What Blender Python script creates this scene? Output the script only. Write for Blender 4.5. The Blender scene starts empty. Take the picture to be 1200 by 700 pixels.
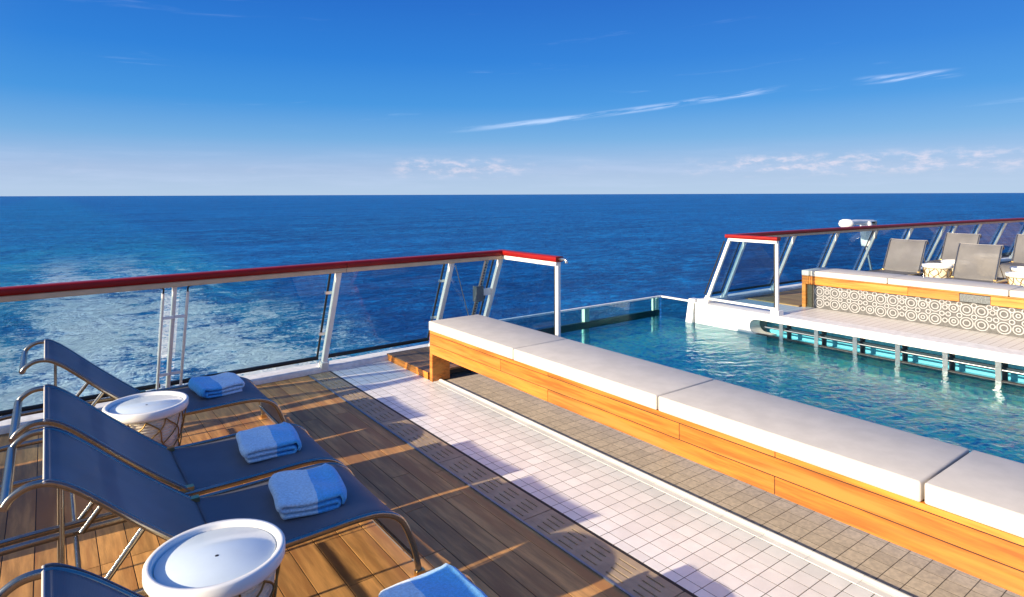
import bpy, bmesh, math, random
from mathutils import Vector, Matrix
random.seed(7)
R = math.radians
S = bpy.context.scene
C = S.collection

# ------------------------------------------------------------------ camera
cam = bpy.data.cameras.new('camera'); camo = bpy.data.objects.new('camera', cam); C.objects.link(camo)
cam.sensor_width = 36.0; cam.lens = 36.0 * 732.1 / 1200.0
cam.shift_y = -122.0 / 1200.0; cam.clip_start = 0.05; cam.clip_end = 200000.0
camo.matrix_world = Matrix.Translation((0, 0, 1.83)) @ Matrix.Rotation(-0.641, 4, 'Z') @ Matrix.Rotation(R(90), 4, 'X') @ Matrix.Rotation(R(-0.19), 4, 'Z')
S.camera = camo

# ------------------------------------------------------------------ node helpers
def nd(nt, typ, **kw):
    n = nt.nodes.new(typ)
    for k, v in kw.items():
        if k.startswith('i_'):
            key = k[2:]
            n.inputs[int(key) if key.isdigit() else key].default_value = v
        else: setattr(n, k, v)
    return n
def sock(nt, dst, v):
    if isinstance(v, bpy.types.NodeSocket): nt.links.new(v, dst)
    else: dst.default_value = v
def mth(nt, op, a, b=0.0, c=0.0, clamp=False):
    n = nt.nodes.new('ShaderNodeMath'); n.operation = op; n.use_clamp = clamp
    for i, v in enumerate((a, b, c)): sock(nt, n.inputs[i], v)
    return n.outputs[0]
def mixc(nt, f, a, b, mode='MIX'):
    n = nt.nodes.new('ShaderNodeMix'); n.data_type = 'RGBA'; n.blend_type = mode; n.clamp_factor = True
    sock(nt, n.inputs[0], f); sock(nt, n.inputs[6], a); sock(nt, n.inputs[7], b)
    return n.outputs[2]
def ramp(nt, fac, a, b, lo=0.0, hi=1.0):       # smooth map from [a,b] to [lo,hi]
    n = nt.nodes.new('ShaderNodeMapRange'); n.interpolation_type = 'SMOOTHSTEP'
    for i, v in enumerate((fac, a, b, lo, hi)): sock(nt, n.inputs[i], v)
    return n.outputs[0]
def noise(nt, vec, scale, detail=4.0, rough=0.55, dist=0.0):
    n = nt.nodes.new('ShaderNodeTexNoise'); n.inputs['Scale'].default_value = scale
    n.inputs['Detail'].default_value = detail; n.inputs['Roughness'].default_value = rough; n.inputs['Distortion'].default_value = dist
    if vec is not None: nt.links.new(vec, n.inputs['Vector'])
    return n.outputs['Fac']
def mapv(nt, vec, scale=(1, 1, 1), loc=(0, 0, 0), rot=(0, 0, 0)):
    n = nt.nodes.new('ShaderNodeMapping'); nt.links.new(vec, n.inputs['Vector'])
    n.inputs['Scale'].default_value = scale; n.inputs['Location'].default_value = loc; n.inputs['Rotation'].default_value = rot
    return n.outputs[0]

# ------------------------------------------------------------------ world, sun, exposure
SUN_EL = R(18.5); SUN_AZ = R(-87.0)                     # azimuth from +Y, clockwise: low sun over the port side
W = bpy.data.worlds.new('World'); S.world = W; W.use_nodes = True
wn = W.node_tree; wn.nodes.clear()
sky = nd(wn, 'ShaderNodeTexSky', sky_type='NISHITA', sun_disc=False)
sky.sun_elevation = SUN_EL; sky.sun_rotation = SUN_AZ
sky.altitude = 0.0; sky.air_density = 1.0; sky.dust_density = 1.0; sky.ozone_density = 1.5
hs = nd(wn, 'ShaderNodeHueSaturation'); hs.inputs['Saturation'].default_value = 1.0; hs.inputs['Value'].default_value = 1.0
wn.links.new(sky.outputs[0], hs.inputs['Color'])
tc = nd(wn, 'ShaderNodeTexCoord'); sp = nd(wn, 'ShaderNodeSeparateXYZ'); wn.links.new(tc.outputs['Generated'], sp.inputs[0])
az = mth(wn, 'MULTIPLY', mth(wn, 'ARCTAN2', sp.outputs[0], sp.outputs[1]), 57.2958)
el = mth(wn, 'MULTIPLY', mth(wn, 'ARCSINE', sp.outputs[2]), 57.2958)
def azel(sx, sy, loc=0.0, skew=0.0):
    c = nd(wn, 'ShaderNodeCombineXYZ')
    sock(wn, c.inputs[0], mth(wn, 'MULTIPLY', az, sx)); sock(wn, c.inputs[1], mth(wn, 'MULTIPLY', mth(wn, 'MULTIPLY_ADD', az, -skew, el), sy)); c.inputs[2].default_value = loc
    return c.outputs[0]
# low cumulus band, 2 to 4 degrees up
band = mth(wn, 'MULTIPLY', ramp(wn, el, 1.2, 2.1), ramp(wn, el, 2.7, 3.7, 1, 0))
def win(a, b, c, d): return mth(wn, 'MULTIPLY', ramp(wn, az, a, b), ramp(wn, az, c, d, 1, 0))
patch = mth(wn, 'MAXIMUM', mth(wn, 'MULTIPLY', win(25, 28, 33, 41), 0.9), mth(wn, 'MAXIMUM', win(53, 58, 72, 80), mth(wn, 'MULTIPLY', ramp(wn, noise(wn, azel(0.085, 0.1, 3.7), 1.0, 2.0), 0.5, 0.62), 0.35)))
cum = ramp(wn, noise(wn, azel(0.55, 1.5, 1.0), 1.0, 7.0, 0.62), 0.44, 0.72)
cum = mth(wn, 'MULTIPLY', mth(wn, 'MULTIPLY', cum, band), patch)
# veil of haze-like stratus low over the sea
veil = mth(wn, 'MULTIPLY', ramp(wn, noise(wn, azel(0.10, 1.1, 8.0), 1.0, 5.0, 0.6), 0.40, 0.72), mth(wn, 'MULTIPLY', ramp(wn, el, 0.1, 0.9), ramp(wn, el, 2.2, 4.8, 1, 0)))
# thin cirrus streaks, rising to the right
line = mth(wn, 'MULTIPLY_ADD', az, -0.105, el)          # el - 0.105 az
cst = mth(wn, 'MULTIPLY', ramp(wn, line, 2.15, 2.45), ramp(wn, line, 2.55, 2.85, 1, 0))
cst = mth(wn, 'MULTIPLY', cst, mth(wn, 'MULTIPLY', ramp(wn, az, 29, 40), ramp(wn, az, 57, 61, 1, 0)))
cst = mth(wn, 'ADD', cst, mth(wn, 'MULTIPLY', win(65, 68, 70.5, 73), mth(wn, 'MULTIPLY', ramp(wn, el, 8.5, 8.85), ramp(wn, el, 9.0, 9.35, 1, 0))))
cir = mth(wn, 'MULTIPLY', ramp(wn, noise(wn, azel(0.22, 2.6, 5.0, 0.105), 1.0, 6.0, 0.6, 0.3), 0.36, 0.62), cst)
wisp = mth(wn, 'MULTIPLY', ramp(wn, noise(wn, azel(0.07, 0.9, 2.2, 0.05), 1.0, 6.0, 0.6, 0.4), 0.60, 0.82), mth(wn, 'MULTIPLY', ramp(wn, el, 5, 7), ramp(wn, el, 9, 22, 1, 0)))
cr = nd(wn, 'ShaderNodeValToRGB'); wn.links.new(mth(wn, 'DIVIDE', mth(wn, 'MAXIMUM', el, 0.0), 90.0), cr.inputs[0])
SKY = [(0.0, (0.47, 0.63, 0.84)), (2.2, (0.37, 0.52, 0.79)), (5.0, (0.15, 0.40, 0.76)), (8.0, (0.035, 0.285, 0.74)), (12.0, (0.006, 0.20, 0.69)), (17.0, (0.002, 0.140, 0.60)), (30.0, (0.003, 0.135, 0.57)), (90.0, (0.004, 0.13, 0.55))]
e = cr.color_ramp.elements
while len(e) < len(SKY): e.new(0.5)
for k, (d_, c_) in enumerate(SKY): e[k].position = d_/90.0; e[k].color = (*[v/0.205 for v in c_], 1)
dotn = nd(wn, 'ShaderNodeVectorMath', operation='DOT_PRODUCT'); wn.links.new(tc.outputs['Generated'], dotn.inputs[0])
dotn.inputs[1].default_value = (math.sin(SUN_AZ) * math.cos(SUN_EL), math.cos(SUN_AZ) * math.cos(SUN_EL), math.sin(SUN_EL))
skyc = mixc(wn, ramp(wn, dotn.outputs['Value'], 0.10, 0.85, 0.93, 0.10), hs.outputs[0], cr.outputs[0])   # the glow round the low sun
col = mixc(wn, mth(wn, 'MULTIPLY', veil, 0.18), skyc, (3.2, 3.7, 4.9, 1))
col = mixc(wn, mth(wn, 'MULTIPLY', cum, 0.50), col, (5.6, 4.6, 4.7, 1))
col = mixc(wn, mth(wn, 'MULTIPLY', cir, 0.32), col, (6.0, 6.4, 7.4, 1))
col = mixc(wn, mth(wn, 'MULTIPLY', wisp, 0.14), col, (5.0, 5.8, 7.0, 1))
bg = nd(wn, 'ShaderNodeBackground'); bg.inputs['Strength'].default_value = 0.10
wo = nd(wn, 'ShaderNodeOutputWorld'); wn.links.new(col, bg.inputs['Color']); wn.links.new(bg.outputs[0], wo.inputs[0])
sl = bpy.data.lights.new('sun', 'SUN'); so = bpy.data.objects.new('sun', sl); C.objects.link(so)
sl.energy = 4.2; sl.angle = R(0.5); sl.color = (1.0, 0.83, 0.58)
sd = Vector((math.sin(SUN_AZ) * math.cos(SUN_EL), math.cos(SUN_AZ) * math.cos(SUN_EL), math.sin(SUN_EL)))
so.rotation_euler = sd.to_track_quat('Z', 'Y').to_euler()
S.view_settings.view_transform = 'Standard'; S.view_settings.look = 'None'
S.view_settings.gamma = 1.0; S.view_settings.use_curve_mapping = False
S.view_settings.exposure = 1.05
S.render.engine = 'CYCLES'
S.cycles.transparent_max_bounces = 24; S.cycles.max_bounces = 10

# ------------------------------------------------------------------ materials
MT = {}
def principled(name, col, rough=0.5, metal=0.0, var=0.0, vs=8.0, stretch=(1, 1, 1), bump=0.0, bs=60.0, bstretch=None, rnd=0.0, spec=0.5, tint=None, coat=0.0, sheen=0.0):
    m = bpy.data.materials.new(name); m.use_nodes = True; nt = m.node_tree; b = nt.nodes['Principled BSDF']
    b.inputs['Roughness'].default_value = rough; b.inputs['Metallic'].default_value = metal
    b.inputs['Specular IOR Level'].default_value = spec; b.inputs['Coat Weight'].default_value = coat; b.inputs['Sheen Weight'].default_value = sheen
    t = nd(nt, 'ShaderNodeTexCoord'); oi = nd(nt, 'ShaderNodeObjectInfo')
    g = nd(nt, 'ShaderNodeNewGeometry')
    vec = mapv(nt, g.outputs['Position'], stretch)
    off = nd(nt, 'ShaderNodeVectorMath', operation='ADD'); nt.links.new(vec, off.inputs[0])
    cb = nd(nt, 'ShaderNodeCombineXYZ'); sock(nt, cb.inputs[2], mth(nt, 'MULTIPLY', oi.outputs['Random'], 37.0)); nt.links.new(cb.outputs[0], off.inputs[1])
    v = off.outputs[0]
    c = (*col, 1)
    if var > 0:
        f = noise(nt, v, vs, 6.0, 0.6)
        k = ramp(nt, f, 0.3, 0.7, 1 - var, 1 + var)
        cc = nd(nt, 'ShaderNodeCombineColor')
        for i in range(3): sock(nt, cc.inputs[i], k)
        c = mixc(nt, 1.0, c, cc.outputs[0], 'MULTIPLY')
        if tint:
            c = mixc(nt, ramp(nt, noise(nt, v, vs * 0.35, 3.0), 0.45, 0.65), c, (*tint, 1))
    if rnd > 0:
        k = mth(nt, 'MULTIPLY_ADD', oi.outputs['Random'], 2 * rnd, 1 - rnd)
        cc = nd(nt, 'ShaderNodeCombineColor')
        for i in range(3): sock(nt, cc.inputs[i], k)
        c = mixc(nt, 1.0, c, cc.outputs[0], 'MULTIPLY')
    sock(nt, b.inputs['Base Color'], c)
    if bump > 0:
        bn = nd(nt, 'ShaderNodeBump'); bn.inputs['Strength'].default_value = bump; bn.inputs['Distance'].default_value = 0.004
        v2 = mapv(nt, g.outputs['Position'], bstretch or stretch)
        nt.links.new(noise(nt, v2, bs, 4.0), bn.inputs['Height']); nt.links.new(bn.outputs[0], b.inputs['Normal'])
    MT[name] = m; return m
principled('deck_wood', (0.49, 0.255, 0.085), 0.55, var=0.30, vs=4.0, stretch=(7, 0.7, 7), bump=0.25, bs=30, bstretch=(9, 0.6, 9), rnd=0.20, tint=(0.38, 0.175, 0.055))
principled('bench_wood', (0.51, 0.160, 0.019), 0.45, var=0.38, vs=3.0, stretch=(6, 0.8, 14), bump=0.12, bs=30, bstretch=(9, 0.8, 20), rnd=0.24, coat=0.1, tint=(0.57, 0.225, 0.04))
principled('platform_wood', (0.28, 0.14, 0.06), 0.5, var=0.35, vs=4.0, stretch=(7, 0.7, 7), bump=0.2, bs=30, rnd=0.2)
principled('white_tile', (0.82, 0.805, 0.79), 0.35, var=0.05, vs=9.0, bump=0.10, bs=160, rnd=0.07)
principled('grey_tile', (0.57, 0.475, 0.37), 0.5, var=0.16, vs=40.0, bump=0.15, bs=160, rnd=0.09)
principled('grout', (0.075, 0.058, 0.046), 0.8, var=0.15, vs=20)
principled('deck_seam', (0.025, 0.02, 0.018), 0.7)
principled('grate_metal', (0.36, 0.275, 0.185), 0.5, var=0.12, vs=12, bump=0.08, bs=120, rnd=0.06)
principled('edge_steel', (0.22, 0.27, 0.34), 0.3, metal=0.7, var=0.1)
principled('drain_dark', (0.015, 0.015, 0.016), 0.7)
principled('cushion_fabric', (0.56, 0.52, 0.48), 0.85, var=0.05, vs=7.0, bump=0.18, bs=420, rnd=0.03, spec=0.2)
principled('white_paint', (0.78, 0.78, 0.77), 0.35, var=0.06, vs=3.0, bump=0.03, bs=30)
principled('worn_white_paint', (0.76, 0.75, 0.73), 0.45, var=0.12, vs=14.0, bump=0.1, bs=60)
principled('red_varnish', (0.25, 0.006, 0.005), 0.4, var=0.15, vs=5.0, stretch=(1, 1, 6), spec=0.3)
principled('cream_wood', (0.62, 0.44, 0.28), 0.5, var=0.1, vs=6.0)
principled('black_rubber', (0.012, 0.013, 0.015), 0.5)
principled('steel', (0.62, 0.62, 0.62), 0.22, metal=1.0, var=0.05, vs=30)
principled('lounger_metal', (0.33, 0.315, 0.295), 0.22, metal=0.95, var=0.06, vs=20)
principled('hinge_brass', (0.75, 0.52, 0.22), 0.3, metal=1.0)
principled('gold_wire', (0.26, 0.16, 0.05), 0.35, metal=0.7)
principled('table_white', (0.80, 0.80, 0.79), 0.25, var=0.03, vs=6)
principled('table_glass', (0.62, 0.72, 0.80), 0.12, var=0.04, vs=5)
principled('rope_cream', (0.72, 0.64, 0.50), 0.8, var=0.15, vs=40, bump=0.3, bs=200)
principled('pool_cyan', (0.10, 0.48, 0.66), 0.4, var=0.1, vs=3)
principled('dark_blue_paint_shade', (0.012, 0.03, 0.05), 0.4)
principled('mosaic_ground', (0.095, 0.095, 0.10), 0.6, var=0.30, vs=28)
principled('mosaic_white', (0.37, 0.37, 0.39), 0.5, var=0.1, vs=30)
principled('dark_trim_and_shade', (0.06, 0.05, 0.03), 0.6, var=0.3, vs=30)
principled('plaque_metal', (0.14, 0.155, 0.17), 0.45, metal=0.5, var=0.35, vs=70)
principled('hull_paint', (0.72, 0.73, 0.74), 0.4, var=0.05)
MT['steel'].node_tree.nodes['Principled BSDF'].inputs['Roughness'].default_value = 0.28

def soften(name):                                        # slow waviness of a stuffed cover on top of the weave
    nt = MT[name].node_tree; b = nt.nodes['Principled BSDF']; old = b.inputs['Normal'].links[0].from_node
    P = nd(nt, 'ShaderNodeNewGeometry').outputs['Position']
    bn = nd(nt, 'ShaderNodeBump'); bn.inputs['Strength'].default_value = 0.14; bn.inputs['Distance'].default_value = 0.02
    nt.links.new(noise(nt, P, 4.0, 2.0, 0.45, 0.6), bn.inputs['Height']); nt.links.new(bn.outputs[0], old.inputs['Normal'])
soften('cushion_fabric')
def sling_mat(name, col, see):
    m = bpy.data.materials.new(name); m.use_nodes = True; nt = m.node_tree; b = nt.nodes['Principled BSDF']
    t = nd(nt, 'ShaderNodeTexCoord')
    w1 = nd(nt, 'ShaderNodeTexWave', bands_direction='X'); w1.inputs['Scale'].default_value = 95; nt.links.new(t.outputs['Object'], w1.inputs[0])
    w2 = nd(nt, 'ShaderNodeTexWave', bands_direction='Y'); w2.inputs['Scale'].default_value = 95; nt.links.new(t.outputs['Object'], w2.inputs[0])
    h = mth(nt, 'ADD', w1.outputs['Fac'], w2.outputs['Fac'])
    bn = nd(nt, 'ShaderNodeBump'); bn.inputs['Strength'].default_value = 0.35; bn.inputs['Distance'].default_value = 0.001
    nt.links.new(h, bn.inputs['Height']); nt.links.new(bn.outputs[0], b.inputs['Normal'])
    k = ramp(nt, noise(nt, t.outputs['Object'], 3.0, 4.0), 0.3, 0.7, 0.85, 1.15)
    k = mth(nt, 'MULTIPLY', k, mth(nt, 'MULTIPLY_ADD', h, 0.22, 0.78))
    cc = nd(nt, 'ShaderNodeCombineColor')
    for i in range(3): sock(nt, cc.inputs[i], k)
    nt.links.new(mixc(nt, 1.0, (*col, 1), cc.outputs[0], 'MULTIPLY'), b.inputs['Base Color'])
    b.inputs['Roughness'].default_value = 0.55; b.inputs['Specular IOR Level'].default_value = 0.35
    tl = nd(nt, 'ShaderNodeBsdfTranslucent'); tl.inputs['Color'].default_value = (col[0] * 1.2, col[1] * 1.8, col[2] * 2.6, 1)
    mx = nd(nt, 'ShaderNodeMixShader'); mx.inputs[0].default_value = 0.25
    nt.links.new(b.outputs[0], mx.inputs[1]); nt.links.new(tl.outputs[0], mx.inputs[2])
    tr = nd(nt, 'ShaderNodeBsdfTransparent'); m2 = nd(nt, 'ShaderNodeMixShader'); m2.inputs[0].default_value = see
    nt.links.new(mx.outputs[0], m2.inputs[1]); nt.links.new(tr.outputs[0], m2.inputs[2])
    nt.links.new(m2.outputs[0], nt.nodes['Material Output'].inputs[0]); MT[name] = m
sling_mat('shaded_sling', (0.19, 0.20, 0.245), 0.03)  # near loungers: the blue cast of shade is put into the fabric colour
sling_mat('sunlit_sling', (0.235, 0.225, 0.225), 0.25)  # far loungers: same kind of mesh, its sunlit tone put into the colour

def glass_mat(name, tint, gloss):
    m = bpy.data.materials.new(name); m.use_nodes = True; nt = m.node_tree; nt.nodes.remove(nt.nodes['Principled BSDF'])
    tr = nd(nt, 'ShaderNodeBsdfTransparent'); tr.inputs['Color'].default_value = (*tint, 1)
    gl = nd(nt, 'ShaderNodeBsdfGlossy'); gl.inputs['Roughness'].default_value = 0.02; gl.inputs['Color'].default_value = (0.95, 0.97, 1, 1)
    lw = nd(nt, 'ShaderNodeLayerWeight'); lw.inputs['Blend'].default_value = 0.5
    fr = mth(nt, 'MULTIPLY_ADD', mth(nt, 'POWER', lw.outputs['Facing'], 4.5), 0.75, gloss)
    mx = nd(nt, 'ShaderNodeMixShader'); nt.links.new(fr, mx.inputs[0])
    nt.links.new(tr.outputs[0], mx.inputs[1]); nt.links.new(gl.outputs[0], mx.inputs[2])
    nt.links.new(mx.outputs[0], nt.nodes['Material Output'].inputs[0]); MT[name] = m
glass_mat('rail_glass', (0.70, 0.83, 0.90), 0.02)
glass_mat('pool_glass', (0.60, 0.82, 0.80), 0.03)

def towel_mat(name, thr):
    m = bpy.data.materials.new(name); m.use_nodes = True; nt = m.node_tree; b = nt.nodes['Principled BSDF']
    t = nd(nt, 'ShaderNodeTexCoord'); s = nd(nt, 'ShaderNodeSeparateXYZ'); nt.links.new(t.outputs['Object'], s.inputs[0])
    f = ramp(nt, mth(nt, 'MULTIPLY_ADD', noise(nt, t.outputs['Object'], 14.0, 3.0), 0.012, s.outputs[0]), thr + 0.004, thr + 0.008)
    c = mixc(nt, f, (0.60, 0.79, 0.94, 1), (0.11, 0.48, 0.88, 1))
    nz = noise(nt, t.outputs['Object'], 90.0, 4.0, 0.7)
    k = ramp(nt, nz, 0.3, 0.7, 0.82, 1.15); cc = nd(nt, 'ShaderNodeCombineColor')
    for i in range(3): sock(nt, cc.inputs[i], k)
    nt.links.new(mixc(nt, 1.0, c, cc.outputs[0], 'MULTIPLY'), b.inputs['Base Color'])
    b.inputs['Roughness'].default_value = 0.95; b.inputs['Sheen Weight'].default_value = 0.4; b.inputs['Specular IOR Level'].default_value = 0.1
    bn = nd(nt, 'ShaderNodeBump'); bn.inputs['Strength'].default_value = 0.7; bn.inputs['Distance'].default_value = 0.004
    nt.links.new(noise(nt, t.outputs['Object'], 160.0, 5.0, 0.7), bn.inputs['Height']); nt.links.new(bn.outputs[0], b.inputs['Normal']); MT[name] = m
towel_mat('towel_cotton', 0.03); towel_mat('towel_cotton_wide', -0.02)

# sea: wind ripples, long swell and the churned wake of the ship
def sea_mat():
    m = bpy.data.materials.new('sea_water'); m.use_nodes = True; nt = m.node_tree; b = nt.nodes['Principled BSDF']
    g = nd(nt, 'ShaderNodeNewGeometry'); P = g.outputs['Position']; s = nd(nt, 'ShaderNodeSeparateXYZ'); nt.links.new(P, s.inputs[0])
    X, Y = s.outputs[0], s.outputs[1]
    lnY = mth(nt, 'LOGARITHM', mth(nt, 'MAXIMUM', Y, 5.0), math.e)
    wob = mth(nt, 'MULTIPLY_ADD', noise(nt, mapv(nt, P, (0.02, 0.012, 1)), 1.0, 4.0), 26.0, -13.0)
    redge = mth(nt, 'MULTIPLY_ADD', lnY, 9.5, -13.0)                      # right edge of the wake
    xr = mth(nt, 'SUBTRACT', mth(nt, 'ADD', X, wob), redge)
    soft = mth(nt, 'MULTIPLY_ADD', Y, 0.015, 6.0)
    inside = ramp(nt, mth(nt, 'DIVIDE', xr, soft), -1.2, 0.8, 1, 0)
    inside = mth(nt, 'MULTIPLY', inside, ramp(nt, X, -90, -30))
    near = ramp(nt, Y, 55.0, 230.0, 1.0, 0.0); near2 = ramp(nt, Y, 40.0, 330.0, 1.0, 0.16)
    # turbulent teal water and foam lace
    n1 = noise(nt, mapv(nt, P, (0.14, 0.07, 1)), 1.0, 8.0, 0.62, 1.2)
    n2 = noise(nt, mapv(nt, P, (0.9, 0.75, 1)), 1.0, 10.0, 0.74, 1.8)
    n3 = noise(nt, mapv(nt, P, (0.10, 0.42, 1), rot=(0, 0, 0.45)), 1.0, 9.0, 0.70, 1.0)
    streakA = ramp(nt, mth(nt, 'ABSOLUTE', mth(nt, 'ADD', mth(nt, 'SUBTRACT', X, 3.0), mth(nt, 'MULTIPLY', wob, 0.8))), 0.5, 9.0, 1, 0)
    streakB = ramp(nt, mth(nt, 'ABSOLUTE', mth(nt, 'ADD', mth(nt, 'SUBTRACT', X, 15.0), mth(nt, 'MULTIPLY', wob, 0.4))), 1.0, 9.0, 1, 0)
    dens = mth(nt, 'ADD', mth(nt, 'MULTIPLY', streakA, 0.10), mth(nt, 'MULTIPLY', streakB, 0.07))
    turb = mth(nt, 'MULTIPLY', mth(nt, 'MULTIPLY', inside, near2), ramp(nt, n1, 0.33, 0.62, 0.25, 1.0))
    lace = mth(nt, 'MULTIPLY_ADD', n1, 0.35, mth(nt, 'MULTIPLY_ADD', n2, 0.45, mth(nt, 'MULTIPLY', n3, 0.30)))
    foam = ramp(nt, mth(nt, 'ADD', mth(nt, 'ADD', lace, dens), ramp(nt, Y, 60.0, 160.0, 0.02, -0.02)), 0.555, 0.63)
    foam = mth(nt, 'MULTIPLY', mth(nt, 'MULTIPLY', foam, inside), near)
    big = noise(nt, mapv(nt, P, (0.004, 0.010, 1)), 1.0, 4.0)
    base = mixc(nt, ramp(nt, big, 0.35, 0.65), (0.0004, 0.070, 0.26, 1), (0.0008, 0.096, 0.34, 1))
    rip = noise(nt, mapv(nt, P, (0.16, 0.36, 1), rot=(0, 0, 0.35)), 1.0, 7.0, 0.72, 0.5)
    rip2 = noise(nt, mapv(nt, P, (0.02, 0.05, 1), rot=(0, 0, 0.25)), 1.0, 7.0, 0.75, 0.4)
    base = mixc(nt, ramp(nt, mth(nt, 'MULTIPLY_ADD', rip, 0.6, mth(nt, 'MULTIPLY', rip2, 0.4)), 0.44, 0.62), base, (0.004, 0.20, 0.56, 1))  # brighter ripples painted into the water colour, where the bump alone looks flat
    c = mixc(nt, mth(nt, 'MULTIPLY', turb, 0.9), base, (0.01, 0.34, 0.56, 1))
    c = mixc(nt, mth(nt, 'MULTIPLY', foam, 0.9), c, (0.85, 0.92, 0.95, 1))
    w1 = noise(nt, mapv(nt, P, (0.22, 0.42, 1), rot=(0, 0, 0.35)), 1.0, 6.0, 0.62, 0.6)
    w2 = noise(nt, mapv(nt, P, (1.1, 1.7, 1), rot=(0, 0, 0.5)), 1.0, 5.0, 0.6, 0.4)
    w3 = noise(nt, mapv(nt, P, (0.05, 0.085, 1), rot=(0, 0, 0.3)), 1.0, 4.0, 0.5)
    h = mth(nt, 'MULTIPLY_ADD', w3, 3.2, mth(nt, 'MULTIPLY_ADD', w1, 2.3, mth(nt, 'MULTIPLY', w2, 0.50)))
    h = mth(nt, 'ADD', h, mth(nt, 'MULTIPLY', mth(nt, 'MULTIPLY', turb, n2), 0.8))
    bn = nd(nt, 'ShaderNodeBump'); bn.inputs['Strength'].default_value = 1.0; bn.inputs['Distance'].default_value = 1.0
    nt.links.new(h, bn.inputs['Height']); nt.nodes.remove(b)
    df = nd(nt, 'ShaderNodeBsdfDiffuse'); nt.links.new(c, df.inputs['Color']); nt.links.new(bn.outputs[0], df.inputs['Normal'])
    gl = nd(nt, 'ShaderNodeBsdfGlossy'); gl.inputs['Roughness'].default_value = 0.14; nt.links.new(bn.outputs[0], gl.inputs['Normal'])
    fz = nd(nt, 'ShaderNodeFresnel'); fz.inputs['IOR'].default_value = 1.33; nt.links.new(bn.outputs[0], fz.inputs['Normal'])
    fc = mth(nt, 'MULTIPLY', mth(nt, 'MINIMUM', fz.outputs[0], 0.20), mth(nt, 'MULTIPLY_ADD', foam, -0.9, 1.0))   # a rough sea never reflects like a flat mirror
    mx = nd(nt, 'ShaderNodeMixShader'); nt.links.new(fc, mx.inputs[0]); nt.links.new(df.outputs[0], mx.inputs[1]); nt.links.new(gl.outputs[0], mx.inputs[2])
    nt.links.new(mx.outputs[0], nt.nodes['Material Output'].inputs[0]); MT['sea_water'] = m
sea_mat()

def pool_mats():
    m = bpy.data.materials.new('pool_water'); m.use_nodes = True; nt = m.node_tree; nt.nodes.remove(nt.nodes['Principled BSDF'])
    P = nd(nt, 'ShaderNodeNewGeometry').outputs['Position']
    h = mth(nt, 'MULTIPLY_ADD', noise(nt, mapv(nt, P, (2.0, 2.8, 1), rot=(0, 0, 0.6)), 1.0, 3.0, 0.5, 0.8), 0.028, mth(nt, 'MULTIPLY', noise(nt, mapv(nt, P, (7.5, 10.0, 1), rot=(0, 0, 0.4)), 1.0, 3.0, 0.5, 0.5), 0.009))
    bn = nd(nt, 'ShaderNodeBump'); bn.inputs['Strength'].default_value = 1.0; bn.inputs['Distance'].default_value = 1.0; nt.links.new(h, bn.inputs['Height'])
    tr = nd(nt, 'ShaderNodeBsdfTransparent'); tr.inputs['Color'].default_value = (0.50, 0.91, 0.97, 1)
    rf = nd(nt, 'ShaderNodeBsdfRefraction'); rf.inputs['IOR'].default_value = 1.33; rf.inputs['Roughness'].default_value = 0.0; rf.inputs['Color'].default_value = (0.50, 0.91, 0.97, 1); nt.links.new(bn.outputs[0], rf.inputs['Normal'])
    gl = nd(nt, 'ShaderNodeBsdfGlossy'); gl.inputs['Roughness'].default_value = 0.03; gl.inputs['Color'].default_value = (0.80, 0.92, 1.0, 1); nt.links.new(bn.outputs[0], gl.inputs['Normal'])
    mx = nd(nt, 'ShaderNodeMixShader'); mx.inputs[0].default_value = 0.40; nt.links.new(tr.outputs[0], mx.inputs[1]); nt.links.new(rf.outputs[0], mx.inputs[2])
    fr = nd(nt, 'ShaderNodeFresnel'); fr.inputs['IOR'].default_value = 1.18; nt.links.new(bn.outputs[0], fr.inputs['Normal'])
    m2 = nd(nt, 'ShaderNodeMixShader'); nt.links.new(fr.outputs[0], m2.inputs[0]); nt.links.new(mx.outputs[0], m2.inputs[1]); nt.links.new(gl.outputs[0], m2.inputs[2])
    nt.links.new(m2.outputs[0], nt.nodes['Material Output'].inputs[0]); MT['pool_water'] = m
    m = bpy.data.materials.new('pool_mosaic'); m.use_nodes = True; nt = m.node_tree; b = nt.nodes['Principled BSDF']
    P = nd(nt, 'ShaderNodeNewGeometry').outputs['Position']
    br = nd(nt, 'ShaderNodeTexVoronoi', feature='F1', distance='CHEBYCHEV'); br.inputs['Scale'].default_value = 22.0; br.inputs['Randomness'].default_value = 0.0; nt.links.new(P, br.inputs['Vector'])
    sc = nd(nt, 'ShaderNodeSeparateColor'); nt.links.new(br.outputs['Color'], sc.inputs[0])
    n = noise(nt, P, 1.9, 6.0, 0.65, 1.6)
    f = mth(nt, 'MULTIPLY_ADD', sc.outputs[0], 0.25, mth(nt, 'MULTIPLY', n, 0.9))  # mosaic mottling; its pale swirls also paint the shimmer of light on the floor
    c = mixc(nt, ramp(nt, f, 0.42, 0.58), (0.005, 0.22, 0.50, 1), (0.20, 0.88, 0.72, 1))
    c = mixc(nt, ramp(nt, f, 0.56, 0.74), c, (0.75, 0.88, 0.50, 1))
    c = mixc(nt, ramp(nt, sc.outputs[1], 0.86, 0.88), c, (0.55, 0.72, 0.68, 1))
    nt.links.new(c, b.inputs['Base Color']); b.inputs['Roughness'].default_value = 0.35; MT['pool_mosaic'] = m
pool_mats()
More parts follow.
